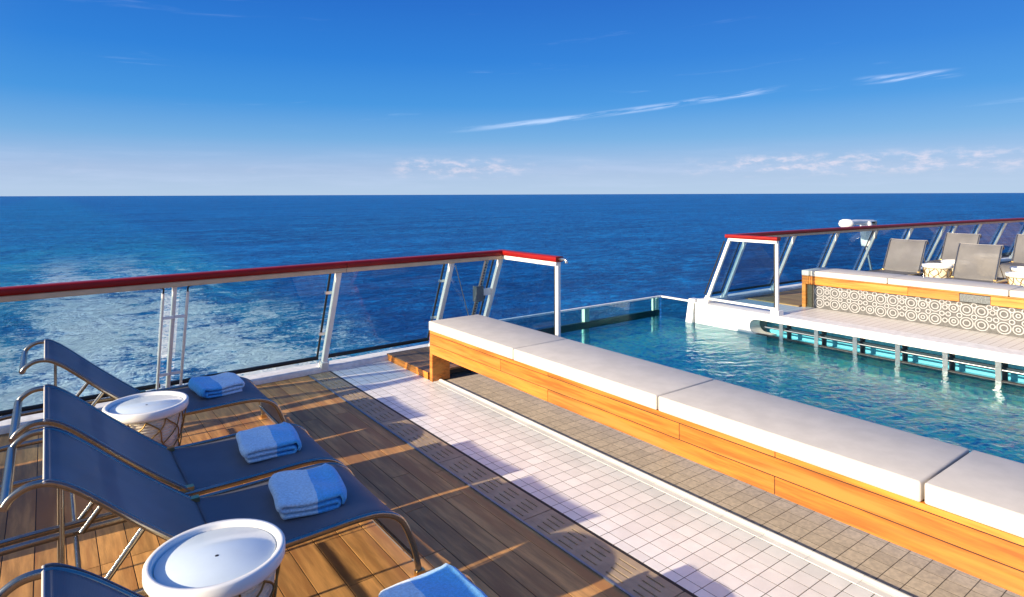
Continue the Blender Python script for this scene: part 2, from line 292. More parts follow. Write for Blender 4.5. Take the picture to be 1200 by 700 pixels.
def small_tile_mat():
    m = bpy.data.materials.new('small_tile'); m.use_nodes = True; nt = m.node_tree; b = nt.nodes['Principled BSDF']
    P = nd(nt, 'ShaderNodeNewGeometry').outputs['Position']; s = nd(nt, 'ShaderNodeSeparateXYZ'); nt.links.new(P, s.inputs[0])
    def grid(v): return ramp(nt, mth(nt, 'ABSOLUTE', mth(nt, 'SUBTRACT', mth(nt, 'FRACT', mth(nt, 'MULTIPLY', v, 10.0)), 0.5)), 0.44, 0.49)
    gm = mth(nt, 'MAXIMUM', grid(s.outputs[0]), grid(s.outputs[1]))
    c = mixc(nt, noise(nt, P, 7.0, 4.0), (0.70, 0.66, 0.61, 1), (0.74, 0.72, 0.69, 1)); c = mixc(nt, gm, c, (0.36, 0.30, 0.25, 1))
    bn = nd(nt, 'ShaderNodeBump'); bn.inputs['Strength'].default_value = 0.4; bn.inputs['Distance'].default_value = 0.003; nt.links.new(mth(nt, 'SUBTRACT', 1.0, gm), bn.inputs['Height']); nt.links.new(bn.outputs[0], b.inputs['Normal'])
    nt.links.new(c, b.inputs['Base Color']); b.inputs['Roughness'].default_value = 0.4; MT['small_tile'] = m
small_tile_mat()

# ------------------------------------------------------------------ mesh helpers
class MB:
    def __init__(s): s.v = []; s.f = []; s.sm = []
    def add(s, vs, fs, smooth=False):
        n = len(s.v); s.v += [tuple(p) for p in vs]; s.f += [tuple(i + n for i in f) for f in fs]; s.sm += [smooth] * len(fs); return s
    def box(s, x0, x1, y0, y1, z0, z1):
        return s.add([(x0,y0,z0),(x1,y0,z0),(x1,y1,z0),(x0,y1,z0),(x0,y0,z1),(x1,y0,z1),(x1,y1,z1),(x0,y1,z1)],
                     [(3,2,1,0),(4,5,6,7),(0,1,5,4),(1,2,6,5),(2,3,7,6),(3,0,4,7)])
    def chamfer(s, x0, x1, y0, y1, z0, z1, b):           # box with chamfered top edges (tiles, planks)
        v = [(x0,y0,z0),(x1,y0,z0),(x1,y1,z0),(x0,y1,z0),(x0,y0,z1-b),(x1,y0,z1-b),(x1,y1,z1-b),(x0,y1,z1-b),
             (x0+b,y0+b,z1),(x1-b,y0+b,z1),(x1-b,y1-b,z1),(x0+b,y1-b,z1)]
        f = [(3,2,1,0),(0,1,5,4),(1,2,6,5),(2,3,7,6),(3,0,4,7),(4,5,9,8),(5,6,10,9),(6,7,11,10),(7,4,8,11),(8,9,10,11)]
        return s.add(v, f)
    def sweep(s, pts, prof, side, closed=False, smooth=True, caps=True):
        # prof: (a,b) offsets: a along `side` (or per-point side vectors), b along side x tangent
        pts = [Vector(p) for p in pts]; n = len(pts); m = len(prof); vs = []
        for i, p in enumerate(pts):
            if closed: t = pts[(i+1) % n] - pts[i-1]
            else: t = pts[min(i+1, n-1)] - pts[max(i-1, 0)]
            t.normalize()
            sd_ = Vector(side[i]) if isinstance(side, list) else Vector(side)
            sd_ = (sd_ - t * sd_.dot(t)).normalized(); nn = t.cross(sd_)
            for a, b in prof: vs.append(p + sd_ * a + nn * b)
        fs = []
        for i in range(n if closed else n - 1):
            j = (i + 1) % n
            for k in range(m): fs.append((i*m+k, i*m+(k+1) % m, j*m+(k+1) % m, j*m+k))
        s.add(vs, fs, smooth)
        if caps and not closed: s.add([vs[k] for k in range(m)], [tuple(range(m-1, -1, -1))]); s.add([vs[(n-1)*m+k] for k in range(m)], [tuple(range(m))])
        return s
    def tube(s, pts, r, n=8, side=(0, 1, 0), closed=False):
        return s.sweep(pts, [(r*math.cos(2*math.pi*k/n), r*math.sin(2*math.pi*k/n)) for k in range(n)], side, closed)
    def lathe(s, prof, n=40, c=(0, 0, 0), smooth=True):
        vs = []; fs = []; m = len(prof)
        for i in range(n):
            a = 2*math.pi*i/n
            for r, z in prof: vs.append((c[0]+r*math.cos(a), c[1]+r*math.sin(a), c[2]+z))
        for i in range(n):
            j = (i+1) % n
            for k in range(m-1): fs.append((i*m+k, j*m+k, j*m+k+1, i*m+k+1))
        return s.add(vs, fs, smooth)
    def mesh(s, name, mat):
        me = bpy.data.meshes.new(name); me.from_pydata(s.v, [], s.f); me.polygons.foreach_set('use_smooth', s.sm)
        if mat: me.materials.append(MT[mat])
        bm = bmesh.new(); bm.from_mesh(me); bmesh.ops.recalc_face_normals(bm, faces=bm.faces); bm.to_mesh(me); bm.free()
        return me
    def build(s, name, mat, parent=None, loc=None):
        return link(name, s.mesh(name, mat), parent, loc)
def link(name, me, parent=None, loc=None, rot=None):
    o = bpy.data.objects.new(name, me); C.objects.link(o)
    if parent: o.parent = parent
    if loc: o.location = loc
    if rot: o.rotation_euler = rot
    return o
def thing(name, label, cat, loc=(0, 0, 0), rz=0.0, group=None):
    o = bpy.data.objects.new(name, None); C.objects.link(o); o.empty_display_size = 0.1
    o.location = loc; o.rotation_euler = (0, 0, rz); o['label'] = label; o['category'] = cat
    if group: o['group'] = group
    return o
def tag(o, label, cat, group=None):
    o['label'] = label; o['category'] = cat
    if group: o['group'] = group
    return o
def struct(o, label=None):
    o['kind'] = 'structure'
    if label: o['label'] = label
    return o
def stuff(o): o['kind'] = 'stuff'; return o
def copy_tree(o, parent=None):
    c = o.copy(); C.objects.link(c); c.parent = parent
    for ch in list(o.children): copy_tree(ch, c)
    return c
def rounded_box(name, dx, dy, dz, r, seg, mat):          # centred, base at z=0
    bm = bmesh.new(); bmesh.ops.create_cube(bm, size=1.0)
    for v in bm.verts: v.co = Vector((v.co.x*dx, v.co.y*dy, (v.co.z+0.5)*dz))
    bmesh.ops.bevel(bm, geom=list(bm.edges), offset=r, segments=seg, profile=0.5, affect='EDGES')
    for f in bm.faces: f.smooth = True
    me = bpy.data.meshes.new(name); bm.to_mesh(me); bm.free(); me.materials.append(MT[mat])
    return me
def smooth_path(pts, n=6):                               # Catmull-Rom through the points
    P = [Vector(p) for p in pts]; out = []
    for i in range(len(P)-1):
        p0 = P[max(i-1, 0)]; p1 = P[i]; p2 = P[i+1]; p3 = P[min(i+2, len(P)-1)]
        for k in range(n):
            t = k/n
            out.append(0.5*((2*p1)+(p2-p0)*t+(2*p0-5*p1+4*p2-p3)*t*t+(3*p1-p0-3*p2+p3)*t**3))
    out.append(P[-1]); return out
RECT = lambda a, b: [(-a/2, -b/2), (a/2, -b/2), (a/2, b/2), (-a/2, b/2)]
def RR(a, b, r):                                         # rounded rectangle profile
    out = []
    for cx, cy, a0 in ((a/2-r, b/2-r, 0), (-a/2+r, b/2-r, 90), (-a/2+r, -b/2+r, 180), (a/2-r, -b/2+r, 270)):
        for k in range(3):
            t = R(a0 + 45*k); out.append((cx + r*math.cos(t), cy + r*math.sin(t)))
    return out

# ================================================================== SETTING
XC = 6.58                                                # ship's centre line
def rail_y(x): return 6.0 - 0.0047 * (x - XC) ** 2       # handrail line along the stern
# sea: one sheet to the horizon
me = bpy.data.meshes.new('sea'); me.from_pydata([(-9e4,-9e4,-15),(9e4,-9e4,-15),(9e4,9e4,-15),(-9e4,9e4,-15)], [], [(0,1,2,3)]); me.materials.append(MT['sea_water'])
struct(link('sea', me))
# hull below the deck, stern following the rail
hb = MB(); out = []
for i in range(41):
    x = -8.0 + 30.0 * i / 40; out.append((x, rail_y(x) + 0.62))
poly = out + [(22.0, -8.0), (-8.0, -8.0)]
n = len(poly)
def hull_zone(xa, xb, ztop, y1=None):
    pts = [(x, y) for x, y in [(xa + (xb-xa)*i/12, rail_y(xa+(xb-xa)*i/12)+0.62 if y1 is None else y1) for i in range(13)]] + [(xb, -8.0), (xa, -8.0)]
    k = len(pts)
    hb.add([(x, y, ztop) for x, y in pts] + [(x, y if y < 0 else y-0.8, -15.0) for x, y in pts],
           [tuple(range(k)), tuple(range(2*k-1, k-1, -1))] + [(i, (i+1) % k, (i+1) % k+k, i+k) for i in range(k)])
hull_zone(-8.0, 4.30, -0.06); hull_zone(9.40, 22.0, -0.06); hull_zone(4.302, 9.398, -1.70, 7.3)
struct(hb.build('hull', 'hull_paint'))

# wooden deck with planks
deck = struct(MB().box(-5.0, 2.10, -4.0, 6.42, -0.055, -0.0022).build('wood_deck', 'deck_seam'))
PW = 0.131; plank_mesh = {}
def plank_obj(w, L, mat):
    key = (round(w, 3), round(L, 2), mat)
    if key not in plank_mesh: plank_mesh[key] = MB().chamfer(-w/2, w/2, -L/2, L/2, -0.02, 0.0, 0.0004).mesh('plank', mat)
    return plank_mesh[key]
i = 0; x1 = 2.045
while x1 > -2.2:
    w = PW - 0.005; y = 6.40; first = True
    while y > -1.5:
        L = random.choice((0.9, 1.35, 1.8)) if first else 1.8
        if x1 < 0.2 and y < 2.0: L = 3.6
        y0 = max(y - L, -2.0)
        link('plank', plank_obj(w, y - y0 - 0.004, 'deck_wood'), deck, (x1 - PW/2, (y + y0)/2, 0.0)); y = y0; first = False
    x1 -= PW; i += 1
for k in range(3): link('plank', plank_obj(0.075, 2.796, 'deck_wood'), deck, (2.083, 6.4 - 1.4 - 2.8*k, 0.0))

# drain channel with slotted grates
drain = struct(MB().box(2.122, 2.362, -2.0, 6.40, -0.05, -0.03).build('drain_channel', 'drain_dark'))
MB().box(2.122, 2.134, -2.0, 6.40, -0.03, 0.007).build('edge_strip', 'edge_steel', drain)
MB().box(2.349, 2.361, -2.0, 6.40, -0.03, 0.002).build('edge_strip', 'drain_dark', drain)
gm = MB(); GL = 0.94; gx0 = 2.137; gx1 = 2.346; cols = [2.168, 2.2145, 2.256, 2.298]; sw = 0.0048
xs = [gx0] + [v for c_ in cols for v in (c_ - sw, c_ + sw)] + [gx1]
for k in range(0, len(xs), 2): gm.box(xs[k]-2.2415, xs[k+1]-2.2415, 0.0, GL-0.006, -0.012, 0.0)
for ci, c_ in enumerate(cols):
    st = 0.034 + (0.012 * ci); pos = 0.0; yy = st
    while yy < GL - 0.02:
        gm.box(c_-sw-2.2415, c_+sw-2.2415, pos, yy, -0.012, -0.0006); pos = min(yy + 0.112, GL-0.02); yy = pos + 0.063
        if pos >= GL - 0.03: break
    gm.box(c_-sw-2.2415, c_+sw-2.2415, min(pos, GL-0.03), GL-0.006, -0.012, -0.0006)
gme = gm.mesh('grate', 'grate_metal')
yy = 2.775
while yy < 6.35: yy += GL
while yy > -1.6: yy -= GL; (link('grate', gme, drain, (2.2415, yy, 0.003)) if yy + GL < 6.42 else None)
sg = MB()
for k in range(0, len(xs), 2): sg.box(xs[k]-2.2415, xs[k+1]-2.2415, 0.0, 0.785, -0.012, 0.0)
for ci, c_ in enumerate(cols):
    pos = 0.0; yy = 0.034 + 0.012*ci
    while yy < 0.75:
        sg.box(c_-sw-2.2415, c_+sw-2.2415, pos, yy, -0.012, -0.0006); pos = min(yy + 0.112, 0.76); yy = pos + 0.063
    sg.box(c_-sw-2.2415, c_+sw-2.2415, min(pos, 0.76), 0.785, -0.012, -0.0006)
sg.build('grate', 'grate_metal', drain, (2.2415, 5.598, 0.003))

# white tile walkway
TL = 0.1
white = struct(MB().box(2.366, 3.075, -2.0, 6.40, -0.05, -0.0002).build('tile_walkway', 'grout'))
tme = MB().chamfer(-0.0480, 0.0480, -0.0480, 0.0480, -0.01, 0.0, 0.00005).mesh('tile', 'white_tile')
# grid phase from the photograph: a grid row at x = 2.436
xs_t = [2.4845 + 0.0995*k for k in range(6)]
half = MB().chamfer(-0.0312, 0.0312, -0.0480, 0.0480, -0.01, 0.0, 0.00005).mesh('tile', 'white_tile')
rest = MB(); count = 0; ys = []
y = 0.45
while y < 6.36:
    ys.append(y); y += TL
for y in ys:
    for k, x in enumerate([2.4015] + xs_t):
        if count < 290 and y > 1.3:
            link('tile', half if k == 0 else tme, white, (x, y, random.uniform(0.0, 0.00015))); count += 1
        else:
            wdt = 0.031 if k == 0 else 0.048; dz = random.uniform(0.0, 0.00015)
            rest.chamfer(x-wdt, x+wdt, y-0.048, y+0.048, -0.01, dz, 0.0001)
stuff(rest.build('small_tiles', 'white_tile', white))
# raised tile lip between the white and the grey tiles
pl = [(3.030, -0.004), (3.034, 0.0015), (3.075, 0.002), (3.092, 0.005), (3.099, 0.012), (3.106, 0.0145), (3.117, 0.0145), (3.1215, 0.011), (3.1215, -0.03), (3.030, -0.03)]
lip = MB(); yy = 5.38; k = 0
liproot = struct(MB().box(3.04, 3.12, -2.0, 5.38, -0.05, -0.031).build('tile_kerb', 'grout'))
while yy > -1.0:
    if k == 0:
        mm = MB(); m_ = len(pl); L = 0.2485
        mm.add([(a-3.076, 0, b) for a, b in pl] + [(a-3.076, -L, b) for a, b in pl], [tuple(range(m_)), tuple(range(2*m_-1, m_-1, -1))] + [(q, (q+1) % m_, (q+1) % m_+m_, q+m_) for q in range(m_)])
        lme = mm.mesh('kerb_tile', 'white_tile')
    link('kerb_tile', lme, liproot, (3.076, yy, 0.0)); yy -= 0.25; k += 1
# grey tiles under and behind the bench
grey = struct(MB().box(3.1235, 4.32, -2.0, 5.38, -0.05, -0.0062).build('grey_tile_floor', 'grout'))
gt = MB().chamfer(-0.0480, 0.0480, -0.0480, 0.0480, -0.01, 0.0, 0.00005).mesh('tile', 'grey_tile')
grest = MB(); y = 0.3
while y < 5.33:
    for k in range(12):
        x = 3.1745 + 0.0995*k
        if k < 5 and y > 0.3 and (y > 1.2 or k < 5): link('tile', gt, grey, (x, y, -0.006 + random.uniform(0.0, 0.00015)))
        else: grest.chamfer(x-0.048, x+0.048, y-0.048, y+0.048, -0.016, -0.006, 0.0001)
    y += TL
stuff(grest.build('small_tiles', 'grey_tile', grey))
# raised wooden platform at the aft end of the bench
plat = tag(MB().box(3.06, 4.28, 5.49, 6.36, 0.0, 0.050).build('deck_platform', 'deck_seam'), 'low dark wooden platform behind the long bench by the stern kerb', 'platform')
for k in range(9):
    link('plank', plank_obj(0.130, 0.93, 'platform_wood'), plat, (3.095 + 0.1345*k, 5.925, 0.071))
MB().box(3.026, 3.056, 5.46, 6.39, 0.0, 0.066).build('edge_board', 'bench_wood', plat)
# pool-side coping, pool basin and water
cp = MB().box(4.325, 4.46, -3.0, 6.45, -0.5, 0.0)
struct(cp.build('pool_coping', 'white_paint'))
WZ = -0.34
pb = MB(); pb.box(4.30, 9.30, -3.2, 7.38, -1.69, -0.60); pb.box(4.461, 4.50, -3.2, 7.38, -1.5, -0.02); pb.box(8.78, 9.30, -3.2, 6.55, -1.5, -0.46)
pb.box(4.50, 8.78, -3.2, -3.0, -1.5, -0.02)
struct(pb.build('pool_basin', 'pool_mosaic'))
wm = bpy.data.meshes.new('pool_water'); wm.from_pydata([(4.50, -3.0, WZ), (8.84, -3.0, WZ), (8.84, 7.375, WZ), (4.50, 7.375, WZ)], [], [(0, 1, 2, 3)]); wm.materials.append(MT['pool_water'])
struct(link('pool_water', wm))

# glass end wall of the pool, over the stern
pg = thing('pool_glass_wall', 'low teal glass wall closing the aft end of the swimming pool', 'glass wall', (6.6, 7.4, -1.7))
def rel(mb, name, mat, parent):
    o = mb.build(name, mat, parent); o.location = tuple(-Vector(parent.location)); return o
rel(MB().box(4.50, 6.30, 7.385, 7.415, -1.7, -0.02), 'glass_pane', 'pool_glass', pg)
rel(MB().box(6.31, 8.80, 7.385, 7.415, -1.7, -0.02), 'glass_pane', 'pool_glass', pg)
rel(MB().box(8.845, 8.87, 6.66, 7.385, -1.7, -0.02), 'glass_pane', 'pool_glass', pg)
rel(MB().box(4.46, 8.88, 7.375, 7.425, -0.02, 0.004), 'rim', 'worn_white_paint', pg)
rel(MB().box(8.835, 8.885, 6.66, 7.374, -0.02, 0.004), 'rim', 'worn_white_paint', pg)
rel(MB().box(4.50, 8.84, 7.425, 7.48, -0.36, -0.25), 'frame_bar', 'dark_blue_paint_shade', pg)
for x in (7.06, 8.70, 8.80): rel(MB().box(x-0.05, x+0.05, 7.43, 7.50, -0.9, -0.03) if x < 8 else MB().box(x-0.022, x+0.022, 7.43, 7.47, -0.9, -0.03), 'bracket', 'white_paint', pg)

# far side of the pool: overflow gutter, coping, tiles
g1 = MB()                                                # white wall with the rounded slot end
r = 0.115; cy = 5.47; cz = -0.225; prof = [(6.60, -0.006), (6.60, -0.6), (5.30, -0.6), (5.30, cz - r)]
prof += [(cy + r*math.sin(R(a)), cz - r*math.cos(R(a))) for a in range(0, 181, 20)]
prof += [(5.30, cz + r), (5.30, -0.006)]
k = len(prof)
g1.add([(8.765, y, z) for y, z in prof] + [(9.05, y, z) for y, z in prof], [tuple(range(k)), tuple(range(2*k-1, k-1, -1))] + [(q, (q+1) % k, (q+1) % k+k, q+k) for q in range(k)])
struct(g1.build('pool_wall', 'white_paint'))
cb = MB(); cc_ = [(8.735, -0.03), (8.75, -0.006), (8.775, 0.0), (9.06, 0.0), (9.06, -0.105), (8.735, -0.105)]; k = len(cc_)
cb.add([(x, 5.299, z) for x, z in cc_] + [(x, -3.0, z) for x, z in cc_], [tuple(range(k)), tuple(range(2*k-1, k-1, -1))] + [(q, (q+1) % k, (q+1) % k+k, q+k) for q in range(k)])
struct(cb.build('far_coping', 'worn_white_paint'))
struct(MB().box(8.735, 9.06, 5.30, 6.62, -0.005, 0.0005).build('far_coping_end', 'white_paint'))
gut = thing('overflow_gutter', 'overflow gutter with bars and bright cyan back wall under the far pool edge', 'gutter', (9.0, 2.0, -0.45))
rel(MB().box(9.28, 9.32, -3.0, 5.60, -0.459, -0.07), 'back_wall', 'pool_cyan', gut)
rel(MB().box(8.86, 9.279, -3.0, 5.60, -0.459, -0.415), 'channel_floor', 'pool_cyan', gut)
rel(MB().box(8.785, 8.86, -3.0, 5.60, -0.459, -0.335), 'weir_edge', 'mosaic_ground', gut)
y = 5.07
while y > -1.0:
    rel(MB().box(8.775, 8.795, y-0.028, y+0.028, -0.40, -0.1055), 'support_post', 'steel', gut)
    rel(MB().box(8.99, 9.02, y-0.03, y+0.03, -0.414, -0.1055), 'inner_post', 'dark_blue_paint_shade', gut)  # deeper posts, their shadow put into the navy colour
    y -= 0.53
rel(MB().tube([(8.815, 5.35, -0.212), (8.815, -2.9, -0.212)], 0.014, 8, (1, 0, 0)), 'bar', 'steel', gut)
rel(MB().box(8.94, 8.985, -2.9, 5.30, -0.228, -0.205), 'inner_bar', 'dark_blue_paint_shade', gut)
struct(MB().box(9.061, 9.745, -3.0, 6.62, -0.058, 0.0).box(9.746, 9.95, -3.0, 5.298, -0.005, 0.0).build('far_tile_walkway', 'small_tile'))
struct(MB().box(9.06, 9.40, -3.0, 6.60, -1.69, -0.06).build('far_pool_wall', 'hull_paint')).location = (0.27, 0, 0)
fdeck = struct(MB().box(9.748, 24.0, -4.0, 6.3, -0.058, -0.006).build('far_wood_deck', 'deck_seam'))
for k in range(14): link('plank', plank_obj(0.126, 0.96, 'deck_wood'), fdeck, (9.82 + PW*k, 5.81, 0.012))
for k in range(2, 14): link('plank', plank_obj(0.126, 6.9, 'deck_wood'), fdeck, (9.82 + PW*k, 1.875, 0.012))
for k in range(92): link('plank', plank_obj(0.126, 6.0, 'deck_wood'), fdeck, (9.82 + PW*(14+k), 2.0, 0.012))

# ================================================================== RAILINGS
HR = 1.175
def lean(x, z):                                          # post line: bottom stands farther aft than the top
    return rail_y(x) + 0.47 * (1.12 - z) / 1.12
def railing(root, xs, x_end, ends, side_x, side_y, hook, double=None):
    """aft run along the stern through xs plus a short run along the ship at side_x"""
    x0, x1 = min(x_end, side_x), max(x_end, side_x)
    # handrail sections
    brk = sorted([x0, x1] + [x for x in ends if x0 < x < x1])
    for a, b in zip(brk[:-1], brk[1:]):
        pts = []; sides = []
        for i in range(9):
            x = a + 0.002 + (b - a - 0.004) * i / 8; pts.append((x, rail_y(x), HR - 0.03)); sides.append((0, 0, 1))
        h = MB().sweep(pts, RR(0.058, 0.105, 0.014), sides); rel(h, 'handrail', 'red_varnish', root)
        u = MB().sweep([(p[0], p[1], HR - 0.082) for p in pts], RR(0.044, 0.07, 0.006), sides); rel(u, 'under_rail', 'cream_wood', root)
    yc = rail_y(side_x)
    h = MB().sweep([(side_x, yc + 0.05, HR - 0.03), (side_x, side_y, HR - 0.03)], RR(0.058, 0.105, 0.014), (0, 0, 1)); rel(h, 'handrail', 'red_varnish', root)
    for o in [c for c in root.children if c.name.startswith('handrail')][-1:]: o.location.z += 0.0008
    u = MB().sweep([(side_x, yc, HR - 0.0822), (side_x, side_y + 0.02, HR - 0.0822)], RR(0.044, 0.068, 0.006), (0, 0, 1)); rel(u, 'under_rail', 'white_paint', root)
    if hook:
        hk = MB().tube(smooth_path([(side_x, side_y, HR-0.03), (side_x, side_y-0.06, HR-0.025), (side_x, side_y-0.10, HR-0.03), (side_x, side_y-0.105, HR-0.06)], 4), 0.016, 8, (1, 0, 0)); rel(hk, 'end_hook', 'steel', root)
    # leaning posts
    def post(x, w=0.056, d=0.05, top=HR-0.10, mat='white_paint', zb=0.0, dy=0.0):
        p0 = (x, lean(x, zb)+dy, zb); p1 = (x, lean(x, top)+dy, top)
        rel(MB().sweep([p0, p1], RR(w, d, 0.008), (1, 0, 0)), 'post', mat, root)
    for x in xs:
        post(x, *((0.034, 0.04) if abs(x-0.86) < 0.01 else (0.056, 0.05)))
        rel(MB().sweep([(x, lean(x, 0), 0.0), (x, lean(x, 0.05), 0.05), (x, lean(x, 0.12), 0.12)], RR(0.085, 0.085, 0.012), (1, 0, 0)), 'post_foot', 'white_paint', root)
        if abs(x-0.86) < 0.01: continue
        rel(MB().sweep([(x - 0.062, lean(x, 0.16)+0.052, 0.16), (x - 0.062, lean(x, HR-0.11)+0.052, HR-0.11)], RECT(0.018, 0.014), (1, 0, 0)), 'gasket', 'black_rubber', root)
        for zc in (0.42, 0.86) if x < 4.2 else ():
            rel(MB().box(x-0.085, x-0.02, lean(x, zc)+0.03, lean(x, zc)+0.062, zc-0.014, zc+0.014), 'glass_clamp', 'steel', root)
    # glass panes between the posts
    for a, b in zip(xs[:-1], xs[1:]):
        aa, bb = a + 0.05, b - 0.095
        if bb - aa < 0.12: continue
        m = MB(); th = 0.006
        q = [(aa, 0.165), (bb, 0.165), (bb, HR-0.105), (aa, HR-0.105)]
        vs = [(x, lean(x, z)+0.045, z) for x, z in q] + [(x, lean(x, z)+0.045+2*th, z) for x, z in q]
        m.add(vs, [(0,1,2,3),(7,6,5,4),(0,4,5,1),(1,5,6,2),(2,6,7,3),(3,7,4,0)]); rel(m, 'glass_pane', 'rail_glass', root)
        rel(MB().sweep([(aa-0.04, lean(aa, 0.15)+0.05, 0.15), (bb+0.04, lean(bb, 0.15)+0.05, 0.15)], RECT(0.035, 0.028), (0, 0, 1)), 'bottom_channel', 'black_rubber', root)
    # white kerb under the railing
    pts = []
    for i in range(25):
        x = x0 + (x1-x0)*i/24; pts.append((x, rail_y(x)+0.52, 0.012))
    rel(MB().sweep(pts, RR(0.085, 0.21, 0.015), [(0, 0, 1)]*25), 'kerb', 'worn_white_paint', root)
    # side screen along the ship
    sx = side_x; yb = lean(sx, 0.06)
    rel(MB().sweep([(sx, side_y+0.03, 0.0), (sx, side_y+0.03, HR-0.10)], RR(0.046, 0.046, 0.008), (1, 0, 0)), 'end_post', 'white_paint', root)
    rel(MB().box(sx-0.07, sx+0.07, side_y-0.03, side_y+0.10, 0.002, 0.07), 'post_foot', 'white_paint', root)
    rel(MB().sweep([(sx, side_y+0.06, 0.085), (sx, yb-0.02, 0.085)], RR(0.035, 0.05, 0.008), (0, 0, 1)), 'bottom_bar', 'white_paint', root)
    q = [(side_y+0.085, 0.11), (lean(sx, 0.11)-0.05, 0.11), (lean(sx, HR-0.11)-0.05, HR-0.11), (side_y+0.085, HR-0.11)]
    m = MB(); vs = [(sx-0.006, y, z) for y, z in q] + [(sx+0.006, y, z) for y, z in q]
    m.add(vs, [(0,1,2,3),(7,6,5,4),(0,4,5,1),(1,5,6,2),(2,6,7,3),(3,7,4,0)]); rel(m, 'glass_pane', 'rail_glass', root)
    rel(MB().box(sx-0.008, sx+0.008, side_y+0.066, side_y+0.080, 0.11, HR-0.11), 'gasket', 'black_rubber', root)

NX = 4.33; FX = 8.83
nr = thing('stern_railing', 'leaning glass stern railing with dark red handrail beside the near loungers', 'railing', (1.0, 6.4, 0.0))
xs_near = [-3.4, -2.0, -0.62, 0.86, 2.30, 3.62, 4.30]
railing(nr, xs_near, -4.0, [-2.6, -0.4, 2.36], NX, 4.97, True)
# twin rods clamped to the post behind the loungers
for dx in (-0.085, 0.10):
    x = 0.86 + dx
    rel(MB().tube([(x, lean(x, 0.12)-0.02, 0.12), (x, lean(x, 1.02)-0.02, 1.02)], 0.012, 8, (1, 0, 0)), 'clamp_rod', 'white_paint', nr)
    rel(MB().tube(smooth_path([(x, lean(x, 1.02)-0.02, 1.02), (x, lean(x, 1.06)-0.02, 1.06), (x + (-0.03 if dx < 0 else 0.03), lean(x, 1.08)-0.02, 1.075)], 4), 0.007, 6, (1, 0, 0)), 'cable', 'black_rubber', nr)
    for z in (0.27, 0.80): rel(MB().box(min(x, 0.86), max(x, 0.86), lean(x, z)-0.03, lean(x, z)-0.012, z-0.012, z+0.012), 'clamp', 'white_paint', nr)
# slotted lock strip and gate lock next to the corner post
lx = 4.10
ls = MB(); 
ls.sweep([(lx, lean(lx, 0.1), 0.1), (lx, lean(lx, HR-0.11), HR-0.11)], RECT(0.05, 0.02), (1, 0, 0)); rel(ls, 'lock_strip', 'steel', nr)
for k in range(26):
    z = 0.16 + 0.034*k; rel(MB().box(lx-0.012, lx+0.012, lean(lx, z)-0.0145, lean(lx, z)-0.009, z, z+0.016), 'strip_hole', 'black_rubber', nr)
z = 0.66; rel(MB().box(lx-0.06, lx+0.04, lean(lx, z)-0.05, lean(lx, z)+0.03, z-0.09, z+0.09), 'lock_box', 'plaque_metal', nr)
rel(MB().box(lx+0.041, 4.27, lean(lx, z)-0.01, lean(lx, z)+0.02, z-0.03, z+0.05), 'lock_bracket', 'white_paint', nr)
rel(MB().tube([(3.66, lean(3.66, 1.04)-0.03, 1.04), (4.06, lean(4.06, 0.30)-0.03, 0.30)], 0.005, 6, (0, 1, 0)), 'stay_wire', 'steel', nr)

fr_ = thing('stern_railing', 'leaning glass stern railing with dark red handrail across the pool', 'railing', (14.0, 6.4, 0.0))
xs_far = [8.86, 9.30, 10.75, 12.2, 13.65, 15.1, 16.55, 17.1, 18.3, 19.6, 20.9, 22.2, 23.5]
railing(fr_, xs_far, 23.8, [12.4, 16.0, 20.0], FX, 5.13, False)
# white corner block where the glass wall meets the far side
kb = MB(); q = [(6.50, 0.06), (6.72, 0.06), (6.72, -0.6), (6.50, -0.6)]
kb.add([(8.66, 6.62, -0.5), (8.86, 6.62, -0.5), (8.90, 6.62, 0.045), (8.78, 6.62, 0.045), (8.66, 6.74, -0.5), (8.86, 6.74, -0.5), (8.90, 6.74, 0.045), (8.78, 6.74, 0.045)],
       [(0,1,2,3),(7,6,5,4),(0,4,5,1),(1,5,6,2),(2,6,7,3),(3,7,4,0)])
kbo = tag(kb.build('pool_corner_block', 'white_paint'), 'white slanting block where the glass pool wall meets the far railing', 'block')
MB().add([(8.862, 6.60, -0.5), (8.895, 6.60, -0.5), (8.935, 6.60, 0.03), (8.905, 6.60, 0.03), (8.862, 6.66, -0.5), (8.895, 6.66, -0.5), (8.935, 6.66, 0.03), (8.905, 6.66, 0.03)],
         [(0,1,2,3),(7,6,5,4),(0,4,5,1),(1,5,6,2),(2,6,7,3),(3,7,4,0)]).build('seal', 'black_rubber', kbo)
# white camera housing mounted outside the far railing
cm = thing('searchlight', 'white rounded searchlight housing mounted outside the far railing', 'searchlight', (14.6, 6.75, -0.05))
def rel2(mb, name, mat): return rel(mb, name, mat, cm)
bp_ = smooth_path([(0.0, 0.01), (0.10, 0.03), (0.155, 0.10), (0.16, 0.20), (0.12, 0.28), (0.0, 0.30)], 4)if False else None
m = MB(); m.lathe([(0.0, 0.0), (0.10, 0.0), (0.15, 0.04), (0.16, 0.09), (0.14, 0.15), (0.08, 0.185), (0.0, 0.19)], 24, (14.40, 6.75, 1.06)); rel2(m, 'housing', 'white_paint')
m = MB().sweep([(14.45, 6.75, 1.16), (14.9, 6.75, 1.165), (15.65, 6.75, 1.14)], RR(0.12, 0.14, 0.04), (0, 0, 1)); rel2(m, 'arm', 'white_paint')
rel2(MB().sweep([(15.66, 6.75, 1.17), (15.85, 6.75, 1.16)], RR(0.03, 0.05, 0.01), (0, 0, 1)), 'arm_tip', 'worn_white_paint')
rel2(MB().lathe([(0.0, 0.0), (0.10, 0.0), (0.11, 0.05), (0.13, 0.52), (0.09, 0.58), (0.0, 0.58)], 20, (15.35, 6.75, 0.60)), 'pedestal', 'white_paint')
rel2(MB().box(15.485, 15.75, 6.68, 6.82, 0.75, 1.16), 'side_panel', 'cream_wood')
